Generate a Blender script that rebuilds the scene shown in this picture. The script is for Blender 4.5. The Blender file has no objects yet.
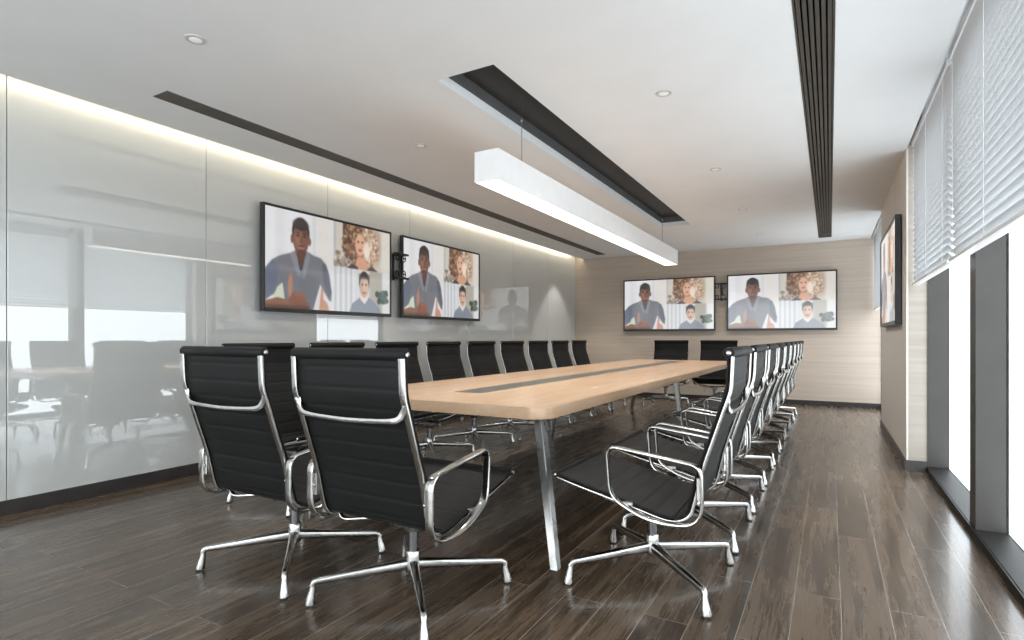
import bpy, bmesh, math, random
import numpy as np
from mathutils import Vector, Matrix

random.seed(7)
C = bpy.context.scene.collection
S = bpy.context.scene
PI = math.pi

# ------------------------------------------------------------------ camera
EYE = 1.05
cam_d = bpy.data.cameras.new('camera')
cam_d.sensor_width = 36.0
cam_d.lens = 560.0 / 1024.0 * 36.0
cam_d.shift_y = 18.0 / 1024.0
cam_d.clip_start = 0.02
cam = bpy.data.objects.new('camera', cam_d)
cam.location = (0, 0, EYE)
cam.rotation_euler = (PI / 2, 0, math.atan(318 / 560))
C.objects.link(cam)
S.camera = cam

# ------------------------------------------------------------------ world (bright overcast sky)
w = bpy.data.worlds.new('world')
w.use_nodes = True
S.world = w
bg = w.node_tree.nodes['Background']
SKY_UP, SKY_DOWN = 5.0, 4.2      # hazy sky above the horizon, pale ground below it
_n, _l = w.node_tree.nodes, w.node_tree.links
_tc = _n.new('ShaderNodeTexCoord')
_sp = _n.new('ShaderNodeSeparateXYZ')
_mr = _n.new('ShaderNodeMapRange')
_mr.inputs['From Min'].default_value = -0.12
_mr.inputs['From Max'].default_value = 0.12
_mr.inputs['To Min'].default_value = SKY_DOWN
_mr.inputs['To Max'].default_value = SKY_UP
_l.new(_tc.outputs['Generated'], _sp.inputs[0])
_l.new(_sp.outputs[2], _mr.inputs[0])
_l.new(_mr.outputs[0], bg.inputs[1])
bg.inputs[0].default_value = (0.92, 0.965, 1.0, 1)

# exposure / view
S.view_settings.view_transform = 'Standard'
S.view_settings.look = 'None'
S.view_settings.gamma = 1.0
S.view_settings.use_curve_mapping = False
S.view_settings.exposure = 1.06
S.cycles.max_bounces = 10
S.cycles.diffuse_bounces = 6
S.cycles.glossy_bounces = 5
S.cycles.transmission_bounces = 6
S.cycles.transparent_max_bounces = 12
S.cycles.sample_clamp_indirect = 6.0
S.cycles.use_denoising = True
S.cycles.caustics_reflective = False
S.cycles.caustics_refractive = False

DOWN_W = 17.0        # watts of each recessed downlight
PENDANT_E = 1.05      # emission of the linear pendant diffuser
COVE_E = 3.5         # emission of the cove strip
SCREEN_E = 0.42


def portal(loc, rot, sx, sy):
    l = bpy.data.lights.new('window_portal', 'AREA')
    l.shape = 'RECTANGLE'
    l.size, l.size_y = sx, sy
    l.cycles.is_portal = True
    o = bpy.data.objects.new('window_portal', l)
    o.location = loc
    o.rotation_euler = rot
    C.objects.link(o)


# ------------------------------------------------------------------ materials
def mat(name, col, rough=0.5, metal=0.0, spec=0.5, coat=0.0, coat_r=0.05, emit=None, estr=1.0):
    m = bpy.data.materials.new(name)
    m.use_nodes = True
    b = m.node_tree.nodes['Principled BSDF']
    b.inputs['Base Color'].default_value = (*col, 1)
    b.inputs['Roughness'].default_value = rough
    b.inputs['Metallic'].default_value = metal
    b.inputs['Specular IOR Level'].default_value = spec
    b.inputs['Coat Weight'].default_value = coat
    b.inputs['Coat Roughness'].default_value = coat_r
    if emit:
        b.inputs['Emission Color'].default_value = (*emit, 1)
        b.inputs['Emission Strength'].default_value = estr
    return m


def nt(m):
    t = m.node_tree
    return t, t.nodes, t.links, t.nodes['Principled BSDF']


def add_node(t, kind, **kw):
    n = t.nodes.new(kind)
    for k, v in kw.items():
        setattr(n, k, v)
    return n


def noise_mat(m, scale, stretch, c0, c1, detail=4, bump=0.0, lo=0.35, hi=0.65, coord='Object', rvar=None):
    t, N, L, b = nt(m)
    tc = add_node(t, 'ShaderNodeTexCoord')
    mp = add_node(t, 'ShaderNodeMapping')
    mp.inputs['Scale'].default_value = stretch
    L.new(tc.outputs[coord], mp.inputs[0])
    nz = add_node(t, 'ShaderNodeTexNoise')
    nz.inputs['Scale'].default_value = scale
    nz.inputs['Detail'].default_value = detail
    L.new(mp.outputs[0], nz.inputs['Vector'])
    r = add_node(t, 'ShaderNodeValToRGB')
    r.color_ramp.elements[0].position = lo
    r.color_ramp.elements[0].color = (*c0, 1)
    r.color_ramp.elements[1].position = hi
    r.color_ramp.elements[1].color = (*c1, 1)
    L.new(nz.outputs['Fac'], r.inputs[0])
    L.new(r.outputs[0], b.inputs['Base Color'])
    if bump:
        bp = add_node(t, 'ShaderNodeBump')
        bp.inputs['Strength'].default_value = bump
        bp.inputs['Distance'].default_value = 0.002
        L.new(nz.outputs['Fac'], bp.inputs['Height'])
        L.new(bp.outputs[0], b.inputs['Normal'])
    if rvar:
        mr = add_node(t, 'ShaderNodeMapRange')
        mr.inputs['To Min'].default_value = rvar[0]
        mr.inputs['To Max'].default_value = rvar[1]
        L.new(nz.outputs['Fac'], mr.inputs[0])
        L.new(mr.outputs[0], b.inputs['Roughness'])
    return m


M = {}
M['ceiling'] = noise_mat(mat('ceiling_paint', (0.8, 0.8, 0.79), 0.75), 3, (1, 1, 1), (0.83, 0.845, 0.85), (0.85, 0.865, 0.87))
M['recess_dark'] = noise_mat(mat('recess_dark', (0.03, 0.03, 0.028), 0.45), 4, (1, 1, 1), (0.028, 0.028, 0.027), (0.036, 0.035, 0.033))
M['recess_grey'] = noise_mat(mat('recess_grey', (0.11, 0.11, 0.11), 0.6), 4, (1, 1, 1), (0.10, 0.10, 0.10), (0.12, 0.12, 0.12))
M['vent'] = noise_mat(mat('vent_metal', (0.05, 0.045, 0.038), 0.5, 0.3), 9, (1, 1, 1), (0.085, 0.076, 0.064), (0.10, 0.09, 0.078))
M['vent_dark'] = mat('vent_cavity', (0.008, 0.008, 0.007), 0.8)
M['wood_wall'] = noise_mat(mat('wood_wall', (0.4, 0.33, 0.26), 0.55), 2.2, (0.35, 0.35, 14), (0.47, 0.395, 0.325), (0.54, 0.46, 0.385), detail=7, bump=0.05, lo=0.3, hi=0.7)
M['column_stone'] = noise_mat(mat('column_plaster', (0.6, 0.52, 0.44), 0.6), 3.0, (0.6, 0.6, 9), (0.36, 0.32, 0.275), (0.43, 0.385, 0.335), detail=6, bump=0.1, lo=0.3, hi=0.7)  # textured near face, toned down against the strong window light on it
M['column_side_lightened'] = noise_mat(mat('column_side_lightened', (0.75, 0.7, 0.64), 0.6), 3, (1, 1, 0.3), (0.74, 0.69, 0.63), (0.78, 0.73, 0.67))  # smooth side face, colour lightened to stand in for light missing there
M['plaster'] = noise_mat(mat('plaster', (0.7, 0.69, 0.67), 0.8), 5, (1, 1, 1), (0.69, 0.68, 0.66), (0.72, 0.71, 0.69))
M['baseboard'] = noise_mat(mat('baseboard_dark', (0.06, 0.052, 0.045), 0.4), 8, (1, 1, 1), (0.022, 0.019, 0.017), (0.030, 0.026, 0.023))
M['baseboard_grey'] = noise_mat(mat('baseboard_grey', (0.1, 0.1, 0.1), 0.4), 8, (1, 1, 1), (0.050, 0.048, 0.046), (0.060, 0.058, 0.056))
M['chrome'] = noise_mat(mat('polished_aluminium', (0.8, 0.79, 0.77), 0.14, 1.0), 30, (1, 1, 1), (0.44, 0.435, 0.42), (0.52, 0.51, 0.49), rvar=(0.12, 0.22))
M['brushed'] = noise_mat(mat('brushed_steel', (0.6, 0.6, 0.58), 0.28, 1.0), 40, (1, 1, 0.1), (0.28, 0.28, 0.27), (0.38, 0.37, 0.36), rvar=(0.22, 0.36))
M['dark_chrome'] = mat('dark_chrome', (0.18, 0.18, 0.18), 0.2, 1.0)
M['leather'] = noise_mat(mat('black_leather', (0.016, 0.016, 0.016), 0.5, spec=0.16), 300, (1, 1, 1), (0.008, 0.008, 0.008), (0.012, 0.012, 0.012), bump=0.05, rvar=(0.5, 0.62))
M['rubber'] = mat('black_rubber', (0.02, 0.02, 0.02), 0.6)
M['frame_grey'] = noise_mat(mat('window_frame_grey', (0.11, 0.11, 0.115), 0.45, 0.2), 6, (1, 1, 1), (0.044, 0.040, 0.036), (0.051, 0.047, 0.043))
M['sill_black'] = noise_mat(mat('sill_black', (0.02, 0.02, 0.02), 0.5, spec=0.2), 12, (1, 1, 1), (0.012, 0.012, 0.011), (0.018, 0.017, 0.016))
M['tv_black'] = mat('tv_bezel', (0.02, 0.02, 0.02), 0.35)
M['mount_black'] = mat('mount_black', (0.012, 0.012, 0.012), 0.35, 0.4)
M['white_metal'] = noise_mat(mat('white_powdercoat', (0.85, 0.85, 0.85), 0.35), 10, (1, 1, 1), (0.84, 0.84, 0.84), (0.87, 0.87, 0.87))
M['diffuser'] = mat('pendant_diffuser', (0.9, 0.9, 0.88), 0.5, emit=(1.0, 0.97, 0.92), estr=PENDANT_E)
M['led'] = mat('cove_led', (0.9, 0.9, 0.85), 0.5, emit=(1.0, 0.85, 0.64), estr=COVE_E)
M['lamp_glow'] = mat('downlight_lens', (0.8, 0.8, 0.8), 0.4, emit=(1.0, 0.95, 0.88), estr=0.12)
M['ring'] = mat('ring_satin', (0.58, 0.58, 0.57), 0.45)
M['joint'] = mat('glass_edge', (0.20, 0.22, 0.21), 0.3)
M['inlay'] = noise_mat(mat('table_inlay', (0.12, 0.12, 0.11), 0.3), 12, (1, 1, 1), (0.115, 0.112, 0.10), (0.14, 0.135, 0.122))


def blind_material():
    m = bpy.data.materials.new('blind_slat_white')
    m.use_nodes = True
    t = m.node_tree
    N, L = t.nodes, t.links
    b = N['Principled BSDF']
    b.inputs['Base Color'].default_value = (0.80, 0.81, 0.82, 1)
    b.inputs['Roughness'].default_value = 0.5
    tr = N.new('ShaderNodeBsdfTranslucent')
    tr.inputs[0].default_value = (0.80, 0.82, 0.83, 1)
    mx = N.new('ShaderNodeMixShader')
    mx.inputs[0].default_value = 0.4
    L.new(b.outputs[0], mx.inputs[1])
    L.new(tr.outputs[0], mx.inputs[2])
    L.new(mx.outputs[0], N['Material Output'].inputs[0])
    return m


M['blind'] = blind_material()


def clear_glass(name, tint):
    m = bpy.data.materials.new(name)
    m.use_nodes = True
    t = m.node_tree
    N, L = t.nodes, t.links
    N.remove(N['Principled BSDF'])
    tr = N.new('ShaderNodeBsdfTransparent')
    tr.inputs[0].default_value = (*tint, 1)
    gl = N.new('ShaderNodeBsdfGlossy')
    gl.inputs['Roughness'].default_value = 0.02
    mx = N.new('ShaderNodeMixShader')
    mx.inputs[0].default_value = 0.05
    L.new(tr.outputs[0], mx.inputs[1])
    L.new(gl.outputs[0], mx.inputs[2])
    L.new(mx.outputs[0], N['Material Output'].inputs[0])
    return m


M['glass'] = clear_glass('tinted_window_glass', (0.66, 0.67, 0.675))      # passed twice: front and back face
M['glass_fill'] = clear_glass('fill_window_glass', (0.80, 0.805, 0.805))  # pane of the added fill window behind the viewpoint


def backpainted_glass():
    m = mat('backpainted_glass', (0.40, 0.43, 0.42), 0.5)
    t, N, L, b = nt(m)
    tc = add_node(t, 'ShaderNodeTexCoord')
    nz = add_node(t, 'ShaderNodeTexNoise')
    nz.inputs['Scale'].default_value = 0.8
    L.new(tc.outputs['Object'], nz.inputs['Vector'])
    r = add_node(t, 'ShaderNodeValToRGB')
    r.color_ramp.elements[0].color = (0.53, 0.55, 0.54, 1)
    r.color_ramp.elements[1].color = (0.55, 0.57, 0.56, 1)
    L.new(nz.outputs['Fac'], r.inputs[0])
    L.new(r.outputs[0], b.inputs['Base Color'])
    gl = N.new('ShaderNodeBsdfGlossy')
    gl.inputs['Roughness'].default_value = 0.008
    fr = N.new('ShaderNodeFresnel')
    fr.inputs[0].default_value = 1.55
    ma = N.new('ShaderNodeMath')
    ma.operation = 'MULTIPLY_ADD'
    ma.inputs[1].default_value = 0.9
    ma.inputs[2].default_value = 0.15
    L.new(fr.outputs[0], ma.inputs[0])
    mx = N.new('ShaderNodeMixShader')
    L.new(ma.outputs[0], mx.inputs[0])
    L.new(b.outputs[0], mx.inputs[1])
    L.new(gl.outputs[0], mx.inputs[2])
    L.new(mx.outputs[0], N['Material Output'].inputs[0])
    return m


M['wall_glass'] = backpainted_glass()


def floor_material():
    m = mat('walnut_planks', (0.1, 0.08, 0.07), 0.3, spec=0.45, coat=0.25, coat_r=0.10)
    m.node_tree.nodes['Principled BSDF'].inputs['Coat IOR'].default_value = 1.6
    t, N, L, b = nt(m)
    tc = add_node(t, 'ShaderNodeTexCoord')
    sp = add_node(t, 'ShaderNodeSeparateXYZ')
    L.new(tc.outputs['Object'], sp.inputs[0])
    ax = add_node(t, 'ShaderNodeMath', operation='ADD')
    ax.inputs[1].default_value = 20 * 0.163 - 0.037
    L.new(sp.outputs[0], ax.inputs[0])
    ay = add_node(t, 'ShaderNodeMath', operation='ADD')
    ay.inputs[1].default_value = 20.35
    L.new(sp.outputs[1], ay.inputs[0])
    cb = add_node(t, 'ShaderNodeCombineXYZ')
    L.new(ay.outputs[0], cb.inputs[0])
    L.new(ax.outputs[0], cb.inputs[1])
    br = add_node(t, 'ShaderNodeTexBrick')
    br.offset = 0.37
    br.offset_frequency = 2
    br.inputs['Scale'].default_value = 1.0
    br.inputs['Brick Width'].default_value = 1.35
    br.inputs['Row Height'].default_value = 0.163
    br.inputs['Mortar Size'].default_value = 0.0014
    br.inputs['Mortar Smooth'].default_value = 0.3
    br.inputs['Bias'].default_value = 0.0
    br.inputs['Color1'].default_value = (0, 0, 0, 1)
    br.inputs['Color2'].default_value = (1, 1, 1, 1)
    br.inputs['Mortar'].default_value = (0.5, 0.5, 0.5, 1)
    L.new(cb.outputs[0], br.inputs['Vector'])
    # grain: coordinates shifted per plank, stretched along the plank
    mp = add_node(t, 'ShaderNodeMapping')
    mp.inputs['Scale'].default_value = (1.1, 15.0, 1.0)
    L.new(cb.outputs[0], mp.inputs[0])
    vm = add_node(t, 'ShaderNodeVectorMath', operation='MULTIPLY_ADD')
    L.new(br.outputs['Color'], vm.inputs[0])
    vm.inputs[1].default_value = (31, 17, 11)
    L.new(mp.outputs[0], vm.inputs[2])
    n1 = add_node(t, 'ShaderNodeTexNoise')
    n1.inputs['Scale'].default_value = 1.2
    n1.inputs['Detail'].default_value = 7
    n1.inputs['Roughness'].default_value = 0.62
    n1.inputs['Distortion'].default_value = 0.25
    L.new(vm.outputs[0], n1.inputs['Vector'])
    mp2 = add_node(t, 'ShaderNodeMapping')
    mp2.inputs['Scale'].default_value = (3.0, 80.0, 1.0)
    L.new(cb.outputs[0], mp2.inputs[0])
    n2 = add_node(t, 'ShaderNodeTexNoise')
    n2.inputs['Scale'].default_value = 2.0
    n2.inputs['Detail'].default_value = 5
    L.new(mp2.outputs[0], n2.inputs['Vector'])
    add = add_node(t, 'ShaderNodeMath', operation='MULTIPLY_ADD')
    add.inputs[1].default_value = 0.8
    L.new(n2.outputs['Fac'], add.inputs[0])
    L.new(n1.outputs['Fac'], add.inputs[2])
    r = add_node(t, 'ShaderNodeValToRGB')
    r.color_ramp.elements[0].position = 0.60
    r.color_ramp.elements[0].color = (0.030, 0.022, 0.015, 1)
    r.color_ramp.elements[1].position = 1.0
    r.color_ramp.elements[1].color = (0.104, 0.072, 0.047, 1)
    e = r.color_ramp.elements.new(0.82)
    e.color = (0.052, 0.036, 0.024, 1)
    L.new(add.outputs[0], r.inputs[0])
    # per plank tone
    hv = add_node(t, 'ShaderNodeHueSaturation')
    mr = add_node(t, 'ShaderNodeMapRange')
    mr.inputs['To Min'].default_value = 0.78
    mr.inputs['To Max'].default_value = 1.22
    L.new(br.outputs['Color'], mr.inputs[0])
    L.new(mr.outputs[0], hv.inputs['Value'])
    L.new(r.outputs[0], hv.inputs['Color'])
    mx = add_node(t, 'ShaderNodeMix', data_type='RGBA')
    mx.inputs[7].default_value = (0.30, 0.26, 0.22, 1)   # seam, with its bevel highlight painted in as a pale line
    L.new(br.outputs['Fac'], mx.inputs[0])
    L.new(hv.outputs[0], mx.inputs[6])
    L.new(mx.outputs[2], b.inputs['Base Color'])
    rr = add_node(t, 'ShaderNodeMapRange')
    rr.inputs['To Min'].default_value = 0.20
    rr.inputs['To Max'].default_value = 0.34
    L.new(n1.outputs['Fac'], rr.inputs[0])
    L.new(rr.outputs[0], b.inputs['Roughness'])
    bp = add_node(t, 'ShaderNodeBump')
    bp.inputs['Strength'].default_value = 0.05
    bp.inputs['Distance'].default_value = 0.002
    L.new(add.outputs[0], bp.inputs['Height'])
    L.new(bp.outputs[0], b.inputs['Normal'])
    return m


M['floor'] = floor_material()


def table_material():
    m = mat('oak_veneer', (0.7, 0.5, 0.34), 0.28, spec=0.5)
    return noise_mat(m, 2.5, (14, 0.8, 14), (0.58, 0.38, 0.235), (0.66, 0.455, 0.30), detail=6, lo=0.25, hi=0.75, rvar=(0.2, 0.3))


M['oak'] = table_material()


def screen_material():
    m = mat('screen_video_call', (0.02, 0.02, 0.02), 0.10, spec=0.75)
    t, N, L, b = nt(m)
    a = add_node(t, 'ShaderNodeAttribute', attribute_name='picture')
    L.new(a.outputs['Color'], b.inputs['Emission Color'])
    b.inputs['Emission Strength'].default_value = SCREEN_E
    return m


M['screen'] = screen_material()


# ------------------------------------------------------------------ mesh helpers
def link(name, me, m=None, parent=None, loc=None):
    o = bpy.data.objects.new(name, me)
    C.objects.link(o)
    if m is not None and me is not None and not me.materials:
        me.materials.append(m)
    if parent is not None:
        o.parent = parent
    if loc:
        o.location = loc
    return o


def tag(o, label=None, cat=None, group=None, kind=None):
    if label:
        o['label'] = label
    if cat:
        o['category'] = cat
    if group:
        o['group'] = group
    if kind:
        o['kind'] = kind
    return o


def empty(name, loc=(0, 0, 0), rz=0.0):
    o = bpy.data.objects.new(name, None)
    o.empty_display_size = 0.1
    o.location = loc
    o.rotation_euler = (0, 0, rz)
    C.objects.link(o)
    return o


class MB:
    """collects shapes into ONE mesh"""

    def __init__(s):
        s.bm = bmesh.new()

    def box(s, x0, x1, y0, y1, z0, z1, bev=0.0, seg=2, mi=0, rot=None):
        r = bmesh.ops.create_cube(s.bm, size=1.0)
        vs = r['verts']
        for v in vs:
            v.co = Vector(((x0 + x1) / 2 + v.co.x * (x1 - x0), (y0 + y1) / 2 + v.co.y * (y1 - y0), (z0 + z1) / 2 + v.co.z * (z1 - z0)))
        if rot is not None:
            for v in vs:
                v.co = rot @ v.co
        fs = list({f for v in vs for f in v.link_faces})
        for f in fs:
            f.material_index = mi
        if bev > 0:
            es = list({e for v in vs for e in v.link_edges})
            rb = bmesh.ops.bevel(s.bm, geom=es, offset=bev, segments=seg, affect='EDGES', profile=0.5)
            for f in rb['faces']:
                f.material_index = mi
        return s

    def sweep(s, path, sec, ref=(1, 0, 0), closed=False, scales=None, cap=True, mi=0):
        P = [Vector(p) for p in path]
        n = len(P)
        ref = Vector(ref)
        rings = []
        for i in range(n):
            if closed:
                T = (P[(i + 1) % n] - P[i - 1])
            else:
                T = P[min(i + 1, n - 1)] - P[max(i - 1, 0)]
            T.normalize()
            B = (ref - T * ref.dot(T))
            if B.length < 1e-4:
                B = Vector((0, 0, 1)) - T * T.z
            B.normalize()
            N_ = T.cross(B)
            k = scales[i] if scales else 1.0
            ka, kb = (k if isinstance(k, tuple) else (k, k))
            rings.append([s.bm.verts.new(P[i] + B * (a * ka) + N_ * (b * kb)) for a, b in sec])
        m = len(sec)
        rng = range(n if closed else n - 1)
        for i in rng:
            A, Bq = rings[i], rings[(i + 1) % n]
            for j in range(m):
                f = s.bm.faces.new((A[j], A[(j + 1) % m], Bq[(j + 1) % m], Bq[j]))
                f.material_index = mi
        if cap and not closed:
            f1 = s.bm.faces.new(rings[0][::-1])
            f2 = s.bm.faces.new(rings[-1])
            f1.material_index = f2.material_index = mi
        return s

    def tube(s, path, r, seg=10, **kw):
        sec = [(r * math.cos(2 * PI * i / seg), r * math.sin(2 * PI * i / seg)) for i in range(seg)]
        return s.sweep(path, sec, **kw)

    def lathe(s, prof, centre=(0, 0, 0), axis='z', seg=20, mi=0):
        cx, cy, cz = centre
        rings = []
        for r, h in prof:
            ring = []
            for i in range(seg):
                a = 2 * PI * i / seg
                p, q = r * math.cos(a), r * math.sin(a)
                if axis == 'z':
                    co = (cx + p, cy + q, cz + h)
                elif axis == 'x':
                    co = (cx + h, cy + p, cz + q)
                else:
                    co = (cx + q, cy + h, cz + p)
                ring.append(s.bm.verts.new(co))
            rings.append(ring)
        for a, b in zip(rings, rings[1:]):
            for j in range(seg):
                f = s.bm.faces.new((a[j], a[(j + 1) % seg], b[(j + 1) % seg], b[j]))
                f.material_index = mi
        s.bm.faces.new(rings[0][::-1]).material_index = mi
        s.bm.faces.new(rings[-1]).material_index = mi
        return s

    def prism(s, poly, z0, z1, bev=0.0, mi=0):
        lo = [s.bm.verts.new((x, y, z0)) for x, y in poly]
        hi = [s.bm.verts.new((x, y, z1)) for x, y in poly]
        n = len(poly)
        fs = [s.bm.faces.new(lo[::-1]), s.bm.faces.new(hi)]
        for i in range(n):
            fs.append(s.bm.faces.new((lo[i], lo[(i + 1) % n], hi[(i + 1) % n], hi[i])))
        for f in fs:
            f.material_index = mi
        if bev:
            es = [e for e in set(list(fs[0].edges) + list(fs[1].edges))]
            bmesh.ops.bevel(s.bm, geom=es, offset=bev, segments=2, affect='EDGES', profile=0.5)
        return s

    def mesh(s, name, mats, smooth=True, angle=35):
        bmesh.ops.recalc_face_normals(s.bm, faces=s.bm.faces)
        me = bpy.data.meshes.new(name)
        s.bm.to_mesh(me)
        s.bm.free()
        if not isinstance(mats, (list, tuple)):
            mats = [mats]
        for q in mats:
            me.materials.append(q)
        if smooth:
            me.polygons.foreach_set('use_smooth', [True] * len(me.polygons))
            me.set_sharp_from_angle(angle=math.radians(angle))
        return me

    def build(s, name, mats, parent=None, loc=None, smooth=True, angle=35):
        return link(name, s.mesh(name, mats, smooth, angle), None, parent, loc)


def rrect(a, b, r, n=3):
    """rounded-rectangle section, full sizes a x b"""
    out = []
    for sx, sy, a0 in ((1, 1, 0), (-1, 1, 90), (-1, -1, 180), (1, -1, 270)):
        for i in range(n + 1):
            t = math.radians(a0 + 90 * i / n)
            out.append((sx * (a / 2 - r) + r * math.cos(t), sy * (b / 2 - r) + r * math.sin(t)))
    return out


def catmull(pts, n=6, closed=False):
    P = [Vector(p) for p in pts]
    out = []
    m = len(P)
    rng = range(m) if closed else range(m - 1)
    for i in rng:
        if closed:
            p0, p1, p2, p3 = P[i - 1], P[i], P[(i + 1) % m], P[(i + 2) % m]
        else:
            p0, p1, p2, p3 = P[max(i - 1, 0)], P[i], P[i + 1], P[min(i + 2, m - 1)]
        for k in range(n):
            t = k / n
            out.append(0.5 * ((2 * p1) + (p2 - p0) * t + (2 * p0 - 5 * p1 + 4 * p2 - p3) * t * t + (3 * p1 - p0 - 3 * p2 + p3) * t ** 3))
    if not closed:
        out.append(P[-1])
    return out


def fillet(pts, radii, n=5, closed=False):
    """polyline with rounded corners"""
    P = [Vector(p) for p in pts]
    m = len(P)
    out = []
    for i in range(m):
        if not closed and i in (0, m - 1):
            out.append(P[i])
            continue
        a, b, c = P[i - 1], P[i], P[(i + 1) % m]
        u, v = (a - b), (c - b)
        r = radii[i] if isinstance(radii, (list, tuple)) else radii
        r = min(r, u.length * 0.49, v.length * 0.49)
        if r <= 1e-5:
            out.append(b)
            continue
        p0, p1 = b + u.normalized() * r, b + v.normalized() * r
        for k in range(n + 1):
            t = k / n
            out.append((1 - t) ** 2 * p0 + 2 * t * (1 - t) * b + t * t * p1)
    return out


def resample(pts, step):
    P = [Vector(p) for p in pts]
    L = [0.0]
    for a, b in zip(P, P[1:]):
        L.append(L[-1] + (b - a).length)
    n = max(2, int(round(L[-1] / step)))
    out, j = [], 0
    for k in range(n + 1):
        s = L[-1] * k / n
        while j < len(L) - 2 and L[j + 1] < s:
            j += 1
        d = L[j + 1] - L[j]
        out.append(P[j].lerp(P[j + 1], (s - L[j]) / d if d else 0))
    return out, L[-1]


def copy_tree(o, parent=None):
    c = o.copy()
    C.objects.link(c)
    c.parent = parent
    for ch in [x for x in o.children]:
        copy_tree(ch, c)
    return c


# ================================================================== THE SETTING
ZC = 2.55             # ceiling
XL, XR = -4.25, 0.665
YB, YF = 9.97, -2.2   # back wall, wall behind the viewpoint
XO = 0.80             # outer window plane
XC = 0.528            # column face
CY0, CY1 = 5.42, 7.90

tag(MB().box(XL - 0.2, XO, YF - 0.2, YB + 0.2, -0.12, 0.0).build('floor', M['floor'], smooth=False), kind='structure')

# ceiling: slabs around the recess, the two linear slots, the cove gap and the blind pocket
RX0, RX1, RY0, RY1 = -1.985, -1.605, 2.62, 7.60
SLX0, SLX1, SLY0, SLY1 = -3.655, -3.495, 1.92, 9.55
VRX0, VRX1, VRY0, VRY1 = -0.150, 0.022, 0.90, 9.56
cl = MB()
TK = 0.16


def cbox(x0, x1, y0, y1):
    cl.box(x0, x1, y0, y1, ZC, ZC + TK)


XG, XB = -4.08, 0.53
for xa, xb, ya, yb in ((XG, SLX0, YF, YB), (SLX1, RX0, YF, YB), (RX1, VRX0, YF, YB), (VRX1, XB, YF, YB)):
    cbox(xa, xb, ya, yb)
for xa, xb, y0, y1 in ((SLX0, SLX1, SLY0, SLY1), (RX0, RX1, RY0, RY1), (VRX0, VRX1, VRY0, VRY1)):
    cbox(xa, xb, YF, y0)
    cbox(xa, xb, y1, YB)
cl.box(XL - 0.2, XO, YF - 0.2, YB + 0.2, ZC + TK + 0.12, ZC + TK + 0.2)   # deck above
ceil_o = tag(cl.build('ceiling', M['ceiling'], smooth=False), kind='structure')
# recess: dark upper box with a grey ledge above the white lip
rb = MB()
zl = ZC + 0.058
g = 0.003
rb.box(RX0 - 0.012, RX0 + 0.004, RY0, RY1, zl, zl + 0.075, mi=1)
rb.box(RX1 - 0.004, RX1 + 0.012, RY0, RY1, zl, zl + 0.075, mi=1)
rb.box(RX0, RX1, RY0 - 0.012, RY0 + 0.004, zl, zl + 0.075, mi=1)
rb.box(RX0, RX1, RY1 - 0.004, RY1 + 0.012, zl, zl + 0.075, mi=1)
rb.box(RX0 - 0.02, RX1 + 0.02, RY0 - 0.02, RY1 + 0.02, zl + 0.075, zl + 0.095, mi=0)
rec = rb.build('trim_1', [M['recess_dark'], M['recess_grey']], smooth=False)
tag(rec, kind='structure')

# cove behind the ceiling edge, with its strip
tag(MB().box(XG - 0.012, XG, YF, YB, ZC + 0.0, ZC + 0.03).build('trim_2', M['ceiling'], smooth=False), kind='structure')
cs = MB().box(XG - 0.045, XG - 0.005, YF + 0.05, YB - 0.01, ZC + 0.075, ZC + 0.09).build('cove_light_strip', M['led'], smooth=False)
tag(cs, 'warm white light strip glowing in the gap between ceiling edge and glass wall', 'light strip')

# left wall with back-painted glass panels
wl = tag(MB().box(XL - 0.2, XL - 0.012, YF - 0.2, YB + 0.2, 0, ZC + TK + 0.12).build('wall_left', M['plaster'], smooth=False), kind='structure')
joints = [YF] + [1.41 + 1.222 * k for k in range(-2, 7)] + [YB]
joints = sorted(j for j in joints if YF <= j <= YB)
for a, b in zip(joints, joints[1:]):
    MB().box(XL - 0.010, XL, a + 0.0025, b - 0.0025, 0.086, ZC + 0.10, bev=0.001, seg=1).build('glass_panel', M['wall_glass'], wl, smooth=False)
MB().box(XL - 0.0118, XL - 0.0102, YF, YB, 0.08, ZC + 0.10).build('backing', M['joint'], wl, smooth=False)
tag(MB().box(XL - 0.012, XL + 0.006, YF, YB, 0, 0.084, bev=0.002, seg=1).build('baseboard_left', M['baseboard'], smooth=False), kind='structure')

# back wall
tag(MB().box(XL - 0.2, XO, YB, YB + 0.2, 0, ZC + TK + 0.12).build('wall_back', M['wood_wall'], smooth=False), kind='structure')
tag(MB().box(XL + 0.006, XR - 0.002, YB - 0.014, YB - 0.0005, 0, 0.07, bev=0.002, seg=1).build('baseboard_back', M['baseboard'], smooth=False), kind='structure')

# right wall: the column and the parts above the windows
wr = MB()
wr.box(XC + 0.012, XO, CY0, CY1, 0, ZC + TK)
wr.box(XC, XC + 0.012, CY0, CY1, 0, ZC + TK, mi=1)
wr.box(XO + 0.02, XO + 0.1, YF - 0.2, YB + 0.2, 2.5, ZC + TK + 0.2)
tag(wr.build('wall_right', [M['column_stone'], M['column_side_lightened']], smooth=False), kind='structure')
bb = MB()
bb.box(XC - 0.012, XC, CY0 - 0.012, CY1 + 0.012, 0, 0.082)
bb.box(XC, XR - 0.002, CY0 - 0.012, CY0, 0, 0.082)
tag(bb.build('baseboard_right', M['baseboard_grey'], smooth=False), kind='structure')

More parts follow.
